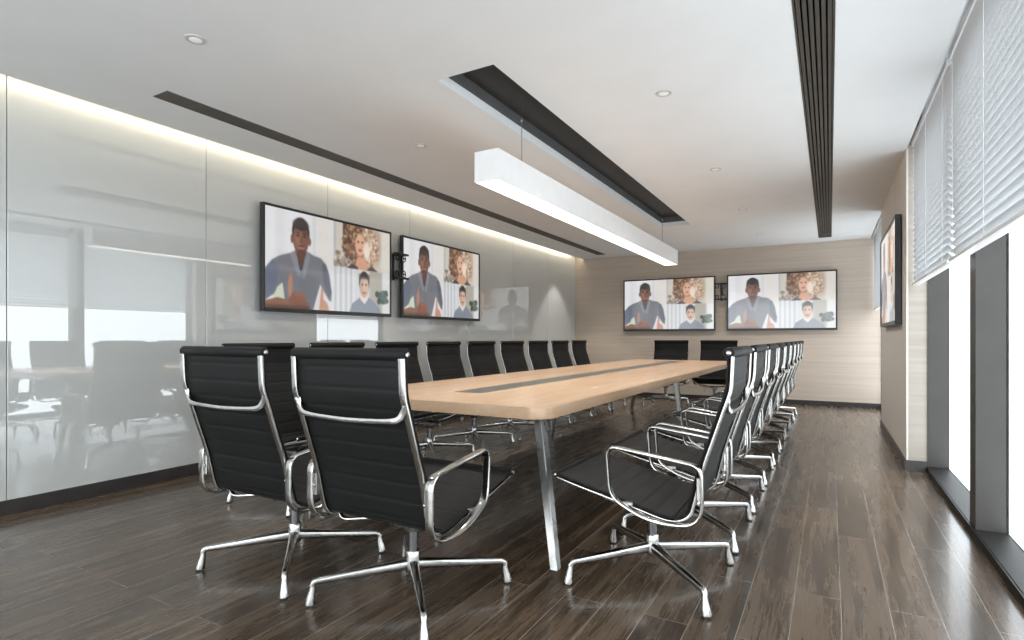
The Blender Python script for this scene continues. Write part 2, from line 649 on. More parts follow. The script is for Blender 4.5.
# windows on the right: floor-to-ceiling bays between deep grey mullions
MULL = [(3.76, 3.90), (2.10, 2.24), (0.44, 0.58), (-1.22, -1.08)]
bays = [(3.90, 5.42), (2.24, 3.76), (0.58, 2.10), (-1.08, 0.44), (YF, -1.22), (CY1, YB)]
for k, (a, b) in enumerate(bays):
    f = MB()
    # jambs: half of each mullion belongs to each neighbour
    left_j = 0.07 if a in [m_[1] for m_ in MULL] else 0.0
    right_j = 0.07 if b in [m_[0] for m_ in MULL] else 0.0
    if left_j:
        f.box(XR, XO, a - 0.07, a, 0, 2.62)
    if right_j:
        f.box(XR, XO, b, b + 0.07, 0, 2.62)
    if not left_j:
        f.box(XR, XO, a, a + 0.012, 0, 2.62)
    if not right_j:
        f.box(XR, XO, b - 0.012, b, 0, 2.62)
    f.box(XO - 0.02, XO + 0.02, a, b, 2.45, 2.62)
    wf = tag(f.build('window_%d' % (k + 1), M['frame_grey'], smooth=False), kind='structure')
    sl = MB()
    sl.box(XR - 0.004, XO, a, b, 0.0, 0.045, bev=0.002, seg=1)
    sl.build('window_sill', M['sill_black'], wf, smooth=False)
    MB().box(XO - 0.012, XO - 0.004, a, b, 0.045, 2.5).build('window_pane', M['glass'], wf, smooth=False)
    portal((XO + 0.03, (a + b) / 2, 1.25), (0, PI / 2, 0), 2.4, b - a)
# continuous black kerb at the foot of the mullions
tag(MB().box(XR - 0.012, XR - 0.004, YF, CY0 - 0.012, 0, 0.042).build('trim_3', M['sill_black'], smooth=False), kind='structure')

# wall behind the viewpoint; its unseen full-width glazing is added as fill light
WZ0, WZ1 = 0.08, 2.46
WX0, WX1 = -4.1, 0.5
wfm = MB()
wfm.box(XL - 0.2, WX0, YF - 0.2, YF, 0, ZC + TK)
wfm.box(WX1, XO, YF - 0.2, YF, 0, ZC + TK)
wfm.box(WX0, WX1, YF - 0.2, YF, 0, WZ0)
wfm.box(WX0, WX1, YF - 0.2, YF, WZ1, ZC + TK)
tag(wfm.build('wall_front', M['plaster'], smooth=False), kind='structure')
f = MB()
for x in (WX0, -2.6, -1.05, WX1 - 0.06):
    f.box(x, x + 0.06, YF - 0.15, YF - 0.05, WZ0, WZ1)
f.box(WX0, WX1, YF - 0.15, YF - 0.05, WZ0, WZ0 + 0.05)
f.box(WX0, WX1, YF - 0.15, YF - 0.05, WZ1 - 0.05, WZ1)
wf = tag(f.build('window_7', M['frame_grey'], smooth=False), kind='structure')
MB().box(WX0, WX1, YF - 0.104, YF - 0.098, WZ0, WZ1).build('window_pane', M['glass_fill'], wf, smooth=False)
portal(((WX0 + WX1) / 2, YF - 0.16, (WZ0 + WZ1) / 2), (PI / 2, 0, 0), WX1 - WX0, WZ1 - WZ0)


# ================================================================== LINEAR GRILLES
def grille(name, x0, x1, y0, y1, nslat, label, wedge=0.35):
    root = empty(name, ((x0 + x1) / 2, (y0 + y1) / 2, ZC))
    cx, cy = (x0 + x1) / 2, (y0 + y1) / 2
    hx, hy = (x1 - x0) / 2 - 0.0015, (y1 - y0) / 2 - 0.0015
    fr = MB()
    t = 0.008
    fr.box(-hx, -hx + t, -hy, hy, -0.002, 0.05)
    fr.box(hx - t, hx, -hy, hy, -0.002, 0.05)
    fr.box(-hx + t, hx - t, -hy, -hy + t, -0.002, 0.05)
    fr.box(-hx + t, hx - t, hy - t, hy, -0.002, 0.05)
    fr.build('frame', M['vent'], root, smooth=False)
    MB().box(-hx + t, hx - t, -hy + t, hy - t, 0.055, 0.07).build('backing', M['vent_dark'], root, smooth=False)
    sl = MB()
    pitch = (2 * hx - 2 * t) / nslat
    for i in range(nslat):
        c = -hx + t + pitch * (i + 0.5)
        sl.box(c - pitch * wedge, c + pitch * wedge, -hy + t, hy - t, 0.0, 0.03)
    sl.build('slats', M['vent'], root, smooth=False)
    tag(root, label, 'air vent')
    return root


grille('ceiling_slot_diffuser', SLX0, SLX1, SLY0, SLY1, 8, 'long narrow dark slot diffuser in the ceiling near the glass wall', 0.36)
grille('ceiling_vent_grille', VRX0, VRX1, VRY0, VRY1, 6, 'wide dark linear air vent with bars, in the ceiling near the window blinds', 0.33)

# ================================================================== DOWNLIGHTS
def make_downlight():
    root = empty('ceiling_downlight')
    MB().lathe([(0.030, 0.0), (0.038, -0.004), (0.046, -0.004), (0.050, -0.001), (0.050, 0.0015), (0.030, 0.0015)], seg=28).build('trim_ring', M['ring'], root)
    MB().lathe([(0.030, -0.0025), (0.020, -0.0045), (0.001, -0.005)], seg=24).build('lens', M['lamp_glow'], root)
    return root


def spot(loc, power, size=2.3, blend=0.8, rot=(0, 0, 0), col=(1.0, 0.95, 0.88), parent=None):
    l = bpy.data.lights.new('downlight_beam', 'SPOT')
    l.energy = power
    l.spot_size = size
    l.spot_blend = blend
    l.color = col
    l.shadow_soft_size = 0.04
    o = bpy.data.objects.new('downlight_beam', l)
    o.location = loc
    o.rotation_euler = rot
    C.objects.link(o)
    if parent:
        o.parent = parent


d0 = make_downlight()
ords = ['nearest the viewer', 'second from the viewer', 'third from the viewer', 'fourth from the viewer', 'fifth from the viewer']
first = True
for X, row in ((-2.77, 'between slot diffuser and pendant'), (-0.885, 'between pendant and wide vent')):
    k0 = 0 if X < -2 else 1
    for k in range(k0, 5):
        Y = 1.66 + 1.78 * k
        o = d0 if first else copy_tree(d0)
        first = False
        o.location = (X, Y, ZC - 0.0016)
        tag(o, 'small round ceiling spotlight %s, %s' % (row, ords[k - k0]), 'ceiling light', 'small round ceiling spotlights')
        spot((0, 0, -0.02), DOWN_W, parent=o)
# wall washer throwing a scallop of light on the far end of the glass wall
o = copy_tree(d0)
for ch in list(o.children):
    if ch.type == 'LIGHT':
        bpy.data.objects.remove(ch)
o.location = (-3.83, 9.0, ZC - 0.0016)
o.scale = (0.6, 0.6, 1)
tag(o, 'tiny round spotlight close to the far end of the glass wall', 'ceiling light', 'small round ceiling spotlights')
spot((0, 0, -0.02), 24, size=1.85, blend=0.25, parent=o)

# ================================================================== PENDANT
PX, PY0, PY1, PZ0, PZ1 = -1.815, 2.88, 7.43, 2.005, 2.192
p = empty('linear_pendant_light', (PX, (PY0 + PY1) / 2, PZ0))
L2 = (PY1 - PY0) / 2
hb = MB()
hb.box(-0.086, 0.086, -L2, L2, 0.012, PZ1 - PZ0, bev=0.002, seg=2)
hb.box(-0.086, -0.080, -L2, L2, 0.0, 0.013)
hb.box(0.080, 0.086, -L2, L2, 0.0, 0.013)
hb.box(-0.080, 0.080, -L2, -L2 + 0.006, 0.0, 0.013)
hb.box(-0.080, 0.080, L2 - 0.006, L2, 0.0, 0.013)
hb.build('housing', M['white_metal'], p, smooth=False)
tag(MB().box(-0.0795, 0.0795, -L2 + 0.0065, L2 - 0.0065, 0.002, 0.0118).build('diffuser', M['diffuser'], p, smooth=False), 'glowing white diffuser')
for yy in (3.33, 6.98):
    dy = yy - (PY0 + PY1) / 2
    zt = zl + 0.074 - PZ0
    wq = MB().tube([(0, dy, PZ1 - PZ0), (0, dy, zt)], 0.003, seg=6).build('hanging_wire', M['brushed'], p)
    gq = MB().lathe([(0.004, zt - 0.17), (0.0065, zt - 0.165), (0.0065, zt - 0.125), (0.004, zt - 0.12)], (0, dy, 0), seg=10)
    gq.build('cable_gripper', M['brushed'], wq)
tag(p, 'long white box-shaped pendant light hanging over the conference table', 'pendant light')


# ================================================================== WINDOW BLINDS
def blind(a, b, label):
    root = empty('venetian_blind', (0.582, (a + b) / 2, ZC))
    h = (b - a) / 2
    MB().box(-0.026, 0.026, -h, h, 0.0, 0.045, bev=0.002, seg=1).build('headrail', M['white_metal'], root, smooth=False)
    z0 = 1.475 - ZC
    sl = MB()
    n = 26
    th = math.radians(38)
    for i in range(n):
        z = z0 + 0.03 + (0 - 0.012 - z0 - 0.03) * i / (n - 1)
        pts = []
        for k in range(5):
            s_ = -0.025 + 0.05 * k / 4
            cr = 0.0015 * (1 - (s_ / 0.025) ** 2)
            pts.append((s_ * math.cos(th) - cr * math.sin(th), z - s_ * math.sin(th) - cr * math.cos(th)))
        lo = [(x + 0.0, zz) for x, zz in pts]
        va = [sl.bm.verts.new((x, -h, zz)) for x, zz in lo]
        vb = [sl.bm.verts.new((x, h, zz)) for x, zz in lo]
        vc = [sl.bm.verts.new((x + 0.0006, -h, zz - 0.0003)) for x, zz in lo]
        vd = [sl.bm.verts.new((x + 0.0006, h, zz - 0.0003)) for x, zz in lo]
        for k in range(4):
            sl.bm.faces.new((va[k], va[k + 1], vb[k + 1], vb[k]))
            sl.bm.faces.new((vc[k], vd[k], vd[k + 1], vc[k + 1]))
            sl.bm.faces.new((va[k], vc[k], vc[k + 1], va[k + 1]))
            sl.bm.faces.new((vb[k], vb[k + 1], vd[k + 1], vd[k]))
        sl.bm.faces.new((va[0], vb[0], vd[0], vc[0]))
        sl.bm.faces.new((va[4], vc[4], vd[4], vb[4]))
    sl.build('slats', M['blind'], root)
    MB().box(-0.024, 0.024, -h, h, z0 - 0.014, z0 + 0.004, bev=0.003, seg=2).build('bottom_rail', M['white_metal'], root)
    for yy in (-h + 0.12, h - 0.12, 0.0):
        c = MB()
        for xx in (-0.027, 0.027):
            c.tube([(xx, yy, 0.0), (xx, yy, z0 - 0.005)], 0.0012, seg=5)
        c.build('ladder_cord', M['white_metal'], root)
    tag(root, label, 'blind', 'white venetian blinds in the window bays')


blind(3.86, 5.37, 'white venetian blind, lowered halfway, in the bay beside the near side of the stone column')
blind(2.19, 3.80, 'white venetian blind at the right, lowered halfway, nearest one in the picture')
blind(0.53, 2.14, 'white venetian blind over the bay outside the picture, next to the nearest one')
blind(-1.13, 0.48, 'white venetian blind over the bay outside the picture, level with the viewer')
blind(7.96, 9.93, 'white venetian blind seen edge-on beyond the column, at the back wall')


# ================================================================== SCREEN PICTURE
def paint():
    H_, W_ = 144, 256
    y, x = np.mgrid[0:H_, 0:W_]
    x = (x + 0.5) / W_
    y = (y + 0.5) / H_
    rs = np.random.RandomState(3)
    img = np.zeros((H_, W_, 3)) + 0.9

    def put(mask, c):
        img[...] = img * (1 - mask[..., None]) + np.array(c)[None, None] / 255.0 * mask[..., None]

    def soft(d, k=0.006):
        return np.clip(0.5 - d / k, 0, 1)

    def rect(x0, x1, y0, y1, c, k=0.006):
        d = np.maximum(np.maximum(x0 - x, x - x1), np.maximum(y0 - y, y - y1))
        put(soft(d, k), c)

    def ell(cx, cy, rx, ry, c, k=0.08, rot=0.0):
        dx, dy = (x - cx) * 1.778, (y - cy)
        if rot:
            dx, dy = dx * math.cos(rot) + dy * math.sin(rot), -dx * math.sin(rot) + dy * math.cos(rot)
        d = np.sqrt((dx / (rx * 1.778)) ** 2 + (dy / ry) ** 2) - 1
        put(soft(d, k), c)

    def poly(pts, c, k=None):
        ins = np.zeros((H_, W_))
        for ox in (-0.33, 0, 0.33):
            for oy in (-0.33, 0, 0.33):
                px, py = x + ox / W_, y + oy / H_
                m = np.zeros((H_, W_), bool)
                j = len(pts) - 1
                for i in range(len(pts)):
                    xi, yi = pts[i]
                    xj, yj = pts[j]
                    if yi != yj:
                        m ^= ((yi > py) != (yj > py)) & (px < (xj - xi) * (py - yi) / (yj - yi) + xi)
                    j = i
                ins += m
        put(ins / 9, c)

    # large tile: bright room, a man in a grey-blue shirt gesturing
    rect(-1, 0.487, -1, 2, (222, 222, 224))
    rect(0.0, 0.07, -1, 2, (232, 232, 234), 0.03)
    rect(0.13, 0.30, -1, 2, (230, 230, 233), 0.05)
    rect(0.37, 0.46, -1, 2, (226, 220, 214), 0.03)
    rect(0.335, 0.345, -1, 2, (206, 204, 204), 0.02)
    poly([(0.05, 0.98), (0.06, 0.74), (0.10, 0.70), (0.14, 0.98)], (206, 214, 190))
    poly([(0.0, 0.62), (0.05, 0.52), (0.10, 0.47), (0.17, 0.43), (0.20, 0.40), (0.29, 0.39), (0.33, 0.42), (0.39, 0.44), (0.43, 0.50), (0.455, 0.60),
          (0.475, 0.80), (0.47, 0.90), (0.43, 0.86), (0.385, 0.72), (0.33, 1.0), (0.14, 1.0), (0.115, 0.74), (0.085, 0.78), (0.06, 0.86), (0.0, 0.93)], (114, 116, 124))
    poly([(0.0, 0.62), (0.05, 0.52), (0.09, 0.60), (0.07, 0.82), (0.0, 0.90)], (100, 108, 126))
    poly([(0.40, 0.50), (0.43, 0.50), (0.475, 0.80), (0.45, 0.86), (0.41, 0.70)], (90, 94, 106))
    poly([(0.165, 0.44), (0.20, 0.40), (0.235, 0.60), (0.255, 0.60), (0.285, 0.39), (0.31, 0.44), (0.27, 0.68), (0.22, 0.66)], (134, 136, 144))
    rect(0.244, 0.250, 0.6, 1.0, (100, 106, 120))
    poly([(0.205, 0.40), (0.205, 0.30), (0.28, 0.30), (0.282, 0.40), (0.25, 0.545), (0.235, 0.545)], (96, 62, 50))
    poly([(0.218, 0.47), (0.242, 0.56), (0.268, 0.46), (0.25, 0.60), (0.236, 0.60)], (52, 52, 60))
    ell(0.242, 0.205, 0.062, 0.155, (44, 34, 32))
    ell(0.180, 0.285, 0.010, 0.045, (112, 74, 60))
    ell(0.305, 0.285, 0.010, 0.045, (120, 82, 66))
    ell(0.242, 0.275, 0.056, 0.165, (120, 80, 64))
    ell(0.226, 0.26, 0.026, 0.12, (148, 104, 86), 0.7)
    ell(0.242, 0.125, 0.055, 0.062, (50, 42, 42), 0.3)
    for ex in (0.220, 0.268):
        rect(ex - 0.014, ex + 0.014, 0.205, 0.215, (40, 28, 26))
        ell(ex, 0.240, 0.011, 0.014, (52, 38, 34))
    poly([(0.240, 0.24), (0.250, 0.24), (0.257, 0.315), (0.232, 0.315)], (104, 66, 52))
    ell(0.245, 0.362, 0.024, 0.014, (168, 118, 104))
    ell(0.245, 0.345, 0.026, 0.010, (84, 50, 42))
    ell(0.245, 0.405, 0.03, 0.022, (92, 58, 46), 0.5)
    # near hand with raised thumb, second open hand
    poly([(0.0, 0.93), (0.08, 0.89), (0.16, 0.91), (0.20, 1.0), (0.0, 1.0)], (138, 98, 80))
    ell(0.215, 0.905, 0.055, 0.085, (132, 84, 66), 0.2)
    ell(0.168, 0.76, 0.016, 0.12, (176, 128, 106), 0.25, 0.05)
    for k in range(4):
        ell(0.235 + 0.010 * k, 0.845 + 0.043 * k, 0.042, 0.020, (150 - 8 * k, 98 - 6 * k, 78 - 5 * k), 0.25, 0.1)
    poly([(0.345, 1.0), (0.39, 0.74), (0.47, 0.93), (0.47, 1.0)], (222, 216, 216))
    poly([(0.375, 1.0), (0.385, 0.86), (0.392, 0.76), (0.405, 0.76), (0.41, 0.88), (0.44, 0.92), (0.455, 1.0)], (196, 146, 122))
    rect(0.0, 0.30, 0.965, 1.2, (92, 66, 54), 0.03)

    # upper right tile: curly-haired woman by a picture frame
    up = (x > 0.487) & (y < 0.5)
    keep = img.copy()
    rect(0.487, 2, -1, 0.5, (206, 200, 190))
    rect(0.487, 0.51, -1, 0.5, (190, 186, 178))
    rect(0.565, 0.60, -1, 0.24, (84, 62, 48))
    rect(0.60, 0.72, -1, 0.23, (140, 104, 78))
    rect(0.487, 0.60, 0.38, 0.5, (150, 142, 132), 0.03)
    for k in range(26):
        ell(0.50 + 0.10 * rs.rand(), 0.30 + 0.2 * rs.rand(), 0.012, 0.022, [(176, 158, 140), (122, 110, 98), (214, 202, 188)][k % 3], 0.6)
    ell(0.705, 0.22, 0.12, 0.25, (122, 92, 70), 0.3)
    ell(0.84, 0.20, 0.09, 0.22, (186, 164, 144), 0.5)
    for k in range(420):
        a, r_ = rs.rand() * 2 * PI, math.sqrt(rs.rand())
        cx, cy = 0.725 + 0.165 * r_ * math.cos(a), 0.24 + 0.27 * r_ * math.sin(a)
        c = [[(150, 112, 82), (92, 64, 48), (184, 150, 118), (112, 80, 60)], [(206, 178, 150), (150, 118, 92), (232, 214, 196), (176, 144, 116)]][int(cx > 0.74)][rs.randint(4)]
        ell(cx, cy, 0.006 + 0.008 * rs.rand(), 0.012 + 0.014 * rs.rand(), c, 0.7, rs.rand() * 3)
    poly([(0.66, 0.5), (0.69, 0.36), (0.76, 0.36), (0.80, 0.5)], (214, 160, 130))
    ell(0.715, 0.215, 0.044, 0.135, (222, 176, 148), 0.3)
    ell(0.775, 0.27, 0.03, 0.10, (240, 222, 206), 0.5)
    for ex in (0.698, 0.735):
        ell(ex, 0.18, 0.009, 0.011, (92, 62, 50), 0.4)
    ell(0.716, 0.275, 0.018, 0.018, (190, 96, 84), 0.3)
    rect(0.91, 2, -1, 0.5, (222, 216, 206), 0.03)
    poly([(0.60, 0.5), (0.64, 0.44), (0.69, 0.47), (0.70, 0.5)], (74, 66, 66))
    poly([(0.77, 0.5), (0.82, 0.44), (0.88, 0.5)], (88, 76, 70))
    img[~up] = keep[~up]

    # lower right tile: man in front of curtains and a plant
    lo = (x > 0.487) & (y >= 0.5)
    keep = img.copy()
    rect(0.487, 2, 0.5, 2, (212, 213, 214))
    for k in range(8):
        rect(0.50 + k * 0.022, 0.508 + k * 0.022, 0.5, 2, (228, 230, 232) if k % 2 else (176, 178, 182), 0.008)
    rect(0.80, 0.92, 0.5, 2, (176, 170, 158), 0.02)
    rect(0.93, 2, 0.5, 2, (220, 222, 220), 0.02)
    for k in range(24):
        ell(0.87 + 0.10 * rs.rand(), 0.74 + 0.12 * rs.rand(), 0.018, 0.028, [(46, 58, 54), (70, 84, 74), (96, 110, 100)][k % 3], 0.5, rs.rand() * 3)
    poly([(0.62, 1.0), (0.645, 0.90), (0.69, 0.85), (0.73, 0.80), (0.78, 0.80), (0.84, 0.86), (0.89, 0.92), (0.91, 1.0)], (132, 138, 150))
    poly([(0.715, 0.84), (0.72, 0.74), (0.785, 0.74), (0.79, 0.83), (0.755, 0.90)], (226, 216, 210))
    ell(0.752, 0.645, 0.048, 0.13, (46, 40, 40), 0.12)
    ell(0.752, 0.695, 0.042, 0.125, (198, 160, 138), 0.15)
    ell(0.765, 0.70, 0.026, 0.10, (214, 180, 158), 0.5)
    rect(0.71, 0.795, 0.555, 0.60, (46, 40, 40), 0.03)
    for ex in (0.735, 0.770):
        ell(ex, 0.67, 0.008, 0.010, (66, 50, 44), 0.4)
    ell(0.753, 0.765, 0.018, 0.012, (150, 98, 86), 0.3)
    img[~lo] = keep[~lo]
    for _k in range(2):
        P_ = np.pad(img, ((1, 1), (1, 1), (0, 0)), mode='edge')
        img = (P_[:-2, 1:-1] + P_[2:, 1:-1] + P_[1:-1, :-2] + P_[1:-1, 2:] + 2 * img) / 6
    img = np.clip(img + rs.randn(H_, W_, 1) * 0.008, 0, 1)
    lin = np.where(img <= 0.04045, img / 12.92, ((img + 0.055) / 1.055) ** 2.4)
    return lin


TW, TH = 1.595, 0.925        # outer size of every display


def picture_mesh(wid, hei):
    """flat screen in the XZ plane facing -Y, colours as vertex data of the lit picture"""
    lin = paint()
    Hn, Wn = lin.shape[:2]
    xs = np.linspace(-wid / 2, wid / 2, Wn)
    zs = np.linspace(hei / 2, -hei / 2, Hn)
    X_, Z_ = np.meshgrid(xs, zs)
    verts = np.stack([X_, np.zeros_like(X_), Z_], -1).reshape(-1, 3)
    idx = np.arange(Hn * Wn).reshape(Hn, Wn)
    faces = np.stack([idx[1:, :-1], idx[1:, 1:], idx[:-1, 1:], idx[:-1, :-1]], -1).reshape(-1, 4)
    me = bpy.data.meshes.new('screen')
    me.from_pydata(verts.tolist(), [], faces.tolist())
    at = me.color_attributes.new('picture', 'FLOAT_COLOR', 'POINT')
    col = np.concatenate([lin.reshape(-1, 3), np.ones((Hn * Wn, 1))], 1).astype(np.float32)
    at.data.foreach_set('color', col.ravel())
    me.materials.append(M['screen'])
    return me


def make_tv():
    """local frame: picture faces -Y, wall side is +Y; origin at the centre of the front"""
    root = empty('wall_television')
    b = MB()
    bz = 0.022
    x1, z1 = TW / 2, TH / 2
    b.box(-x1, x1, 0.0, 0.045, z1 - bz, z1, bev=0.002, seg=1)
    b.box(-x1, x1, 0.0, 0.045, -z1, -z1 + bz * 1.5, bev=0.002, seg=1)
    b.box(-x1, -x1 + bz, 0.0, 0.045, -z1 + bz * 1.45, z1 - bz * 0.9, bev=0.002, seg=1)
    b.box(x1 - bz, x1, 0.0, 0.045, -z1 + bz * 1.45, z1 - bz * 0.9, bev=0.002, seg=1)
    b.build('bezel', M['tv_black'], root, smooth=False)
    c = MB()
    c.box(-x1 + 0.01, x1 - 0.01, 0.012, 0.04, -z1 + 0.01, z1 - 0.01, bev=0.004, seg=2)
    c.box(-x1 + 0.35, x1 - 0.35, 0.04, 0.051, -0.22, 0.22, bev=0.003, seg=1)
    c.build('back_cover', M['tv_black'], root, smooth=False)
    s = link('screen', picture_mesh(TW - 2 * bz, TH - 2.5 * bz), None, root, (0, 0.008, 0.0055))
    tag(s, 'lit screen showing a video call: man in grey shirt beside two smaller callers')
    return root


tv0 = make_tv()
tvs = [
    ((XL + 0.085, 3.873, 1.742), PI / 2, 'large wall display with video call on the glass wall, left one of the pair'),
    ((XL + 0.085, 5.648, 1.742), PI / 2, 'large wall display with video call on the glass wall, right one of the pair'),
    ((-2.483, YB - 0.07, 1.637), 0.0, 'wall display with video call on the beige back wall, left one of the pair'),
    ((-0.699, YB - 0.07, 1.637), 0.0, 'wall display with video call on the beige back wall, right one of the pair'),
    ((XC - 0.052, 6.50, 1.63), -PI / 2, 'framed display seen almost edge-on, hung on the beige column by the windows'),
]
for i, (loc, rz, lab) in enumerate(tvs):
    o = tv0 if i == 0 else copy_tree(tv0)
    o.location = loc
    o.rotation_euler = (0, 0, rz)
    tag(o, lab, 'television', 'wall displays showing a video call')


def mount(loc, rz, label):
    """pair of articulated arms seen in the gap between two displays; front is -Y"""
    root = empty('television_wall_mount', loc, rz)
    b = MB()
    b.box(-0.014, 0.014, 0.038, 0.05, -0.15, 0.15, bev=0.003, seg=1)
    b.box(-0.006, 0.006, -0.056, 0.039, 0.118, 0.140, bev=0.002, seg=1)
    b.box(-0.006, 0.006, -0.056, 0.039, -0.140, -0.118, bev=0.002, seg=1)
    b.box(-0.010, 0.010, -0.062, -0.048, -0.15, 0.15, bev=0.003, seg=1)
    b.build('wall_bracket', M['mount_black'], root, smooth=False)
    for sz in (1, -1):
        a = MB()
        z = 0.132 * sz
        a.box(-0.11, 0.115, -0.085, -0.060, z - 0.011, z + 0.011, bev=0.003, seg=1)
        a.box(-0.09, -0.03, -0.078, -0.062, z - 0.07 * sz - 0.006, z - 0.07 * sz + 0.006, bev=0.002, seg=1)
        a.box(-0.092, -0.078, -0.078, -0.062, min(z, z - 0.07 * sz), max(z, z - 0.07 * sz), bev=0.002, seg=1)
        a.box(-0.046, -0.032, -0.078, -0.062, min(z, z - 0.07 * sz), max(z, z - 0.07 * sz), bev=0.002, seg=1)
        arm = a.build('swing_arm', M['mount_black'], root, smooth=False)
        k = MB()
        for q in range(13):
            pass
        arc = [(0.045 + 0.028 * math.cos(t), -0.071, z - 0.045 * sz + 0.036 * math.sin(t)) for t in [2 * PI * i / 20 for i in range(20)]]
        k.tube(arc, 0.0065, seg=6, ref=(0, 1, 0), closed=True)
        k.lathe([(0.004, -0.084), (0.010, -0.082), (0.010, -0.062), (0.004, -0.060)], (0.045, 0, z - 0.045 * sz), axis='y', seg=12)
        k.build('pivot_joint', M['dark_chrome'], arm)
    tag(root, label, 'wall mount')


mount((XL + 0.052, 4.785, 1.845), PI / 2, 'black articulated mount bracket between the two displays on the glass wall')
mount((-1.586, YB - 0.0505, 1.825), 0.0, 'small black mount bracket between the two displays on the back wall')

# ================================================================== CONFERENCE TABLE
TX0, TX1, TY0, TY1, TZ, TT = -2.553, -1.117, 2.27, 8.25, 0.731, 0.055
t = empty('conference_table', ((TX0 + TX1) / 2, (TY0 + TY1) / 2, 0))
cx, cy = (TX0 + TX1) / 2, (TY0 + TY1) / 2
hx, hy = (TX1 - TX0) / 2, (TY1 - TY0) / 2
outl = []
R = 0.10
for sx, sy, a0 in ((1, 1, 0), (-1, 1, 90), (-1, -1, 180), (1, -1, 270)):
    for i in range(9):
        th = math.radians(a0 + 90 * i / 8)
        outl.append((sx * (hx - R) + R * math.cos(th), sy * (hy - R) + R * math.sin(th)))
MB().prism(outl, TZ - TT, TZ, bev=0.003).build('tabletop', M['oak'], t, angle=40)
MB().box(-0.105, 0.085, -hy + 0.45, hy - 0.45, TZ - 0.01, TZ + 0.0008).build('cable_strip', M['inlay'], t, smooth=False)
ub = MB()
ub.box(-hx + 0.28, -hx + 0.34, -hy + 0.3, hy - 0.3, TZ - TT - 0.05, TZ - TT - 0.0005)
ub.box(hx - 0.34, hx - 0.28, -hy + 0.3, hy - 0.3, TZ - TT - 0.05, TZ - TT - 0.0005)
for yy in (-hy + 0.32, 0, hy - 0.32):
    ub.box(-hx + 0.30, hx - 0.30, yy - 0.03, yy + 0.03, TZ - TT - 0.045, TZ - TT - 0.0005)
ub.build('underframe', M['rubber'], t, smooth=False)
legs = []
for sx in (-1, 1):
    legs += [((sx * (hx - 0.14), -hy + 0.22), (sx * (hx + 0.03), -hy + 0.045)),
             ((sx * (hx - 0.13), hy - 0.22), (sx * (hx + 0.02), hy - 0.10)),
             ((sx * (hx - 0.13), 0.0), (sx * (hx - 0.03), 0.0))]
for (xt, yt), (xb, yb) in legs:
    lg = MB()
    path = [(xb, yb, 0.0), (xb, yb, 0.001), (xt, yt, TZ - TT - 0.001), (xt, yt, TZ - TT)]
    lg.sweep([path[0], path[3]], rrect(0.044, 0.060, 0.004, 1), ref=(1, 0, 0), scales=[(0.85, 0.72), (0.95, 1.15)])
    for v in lg.bm.verts:                     # cut level at floor and tabletop
        if v.co.z < 0.05:
            v.co.z = 0.0
        else:
            v.co.z = TZ - TT
    lg.build('leg', M['brushed'], t, angle=30)
tag(t, 'long light oak conference table with dark centre strip and splayed steel legs', 'table')


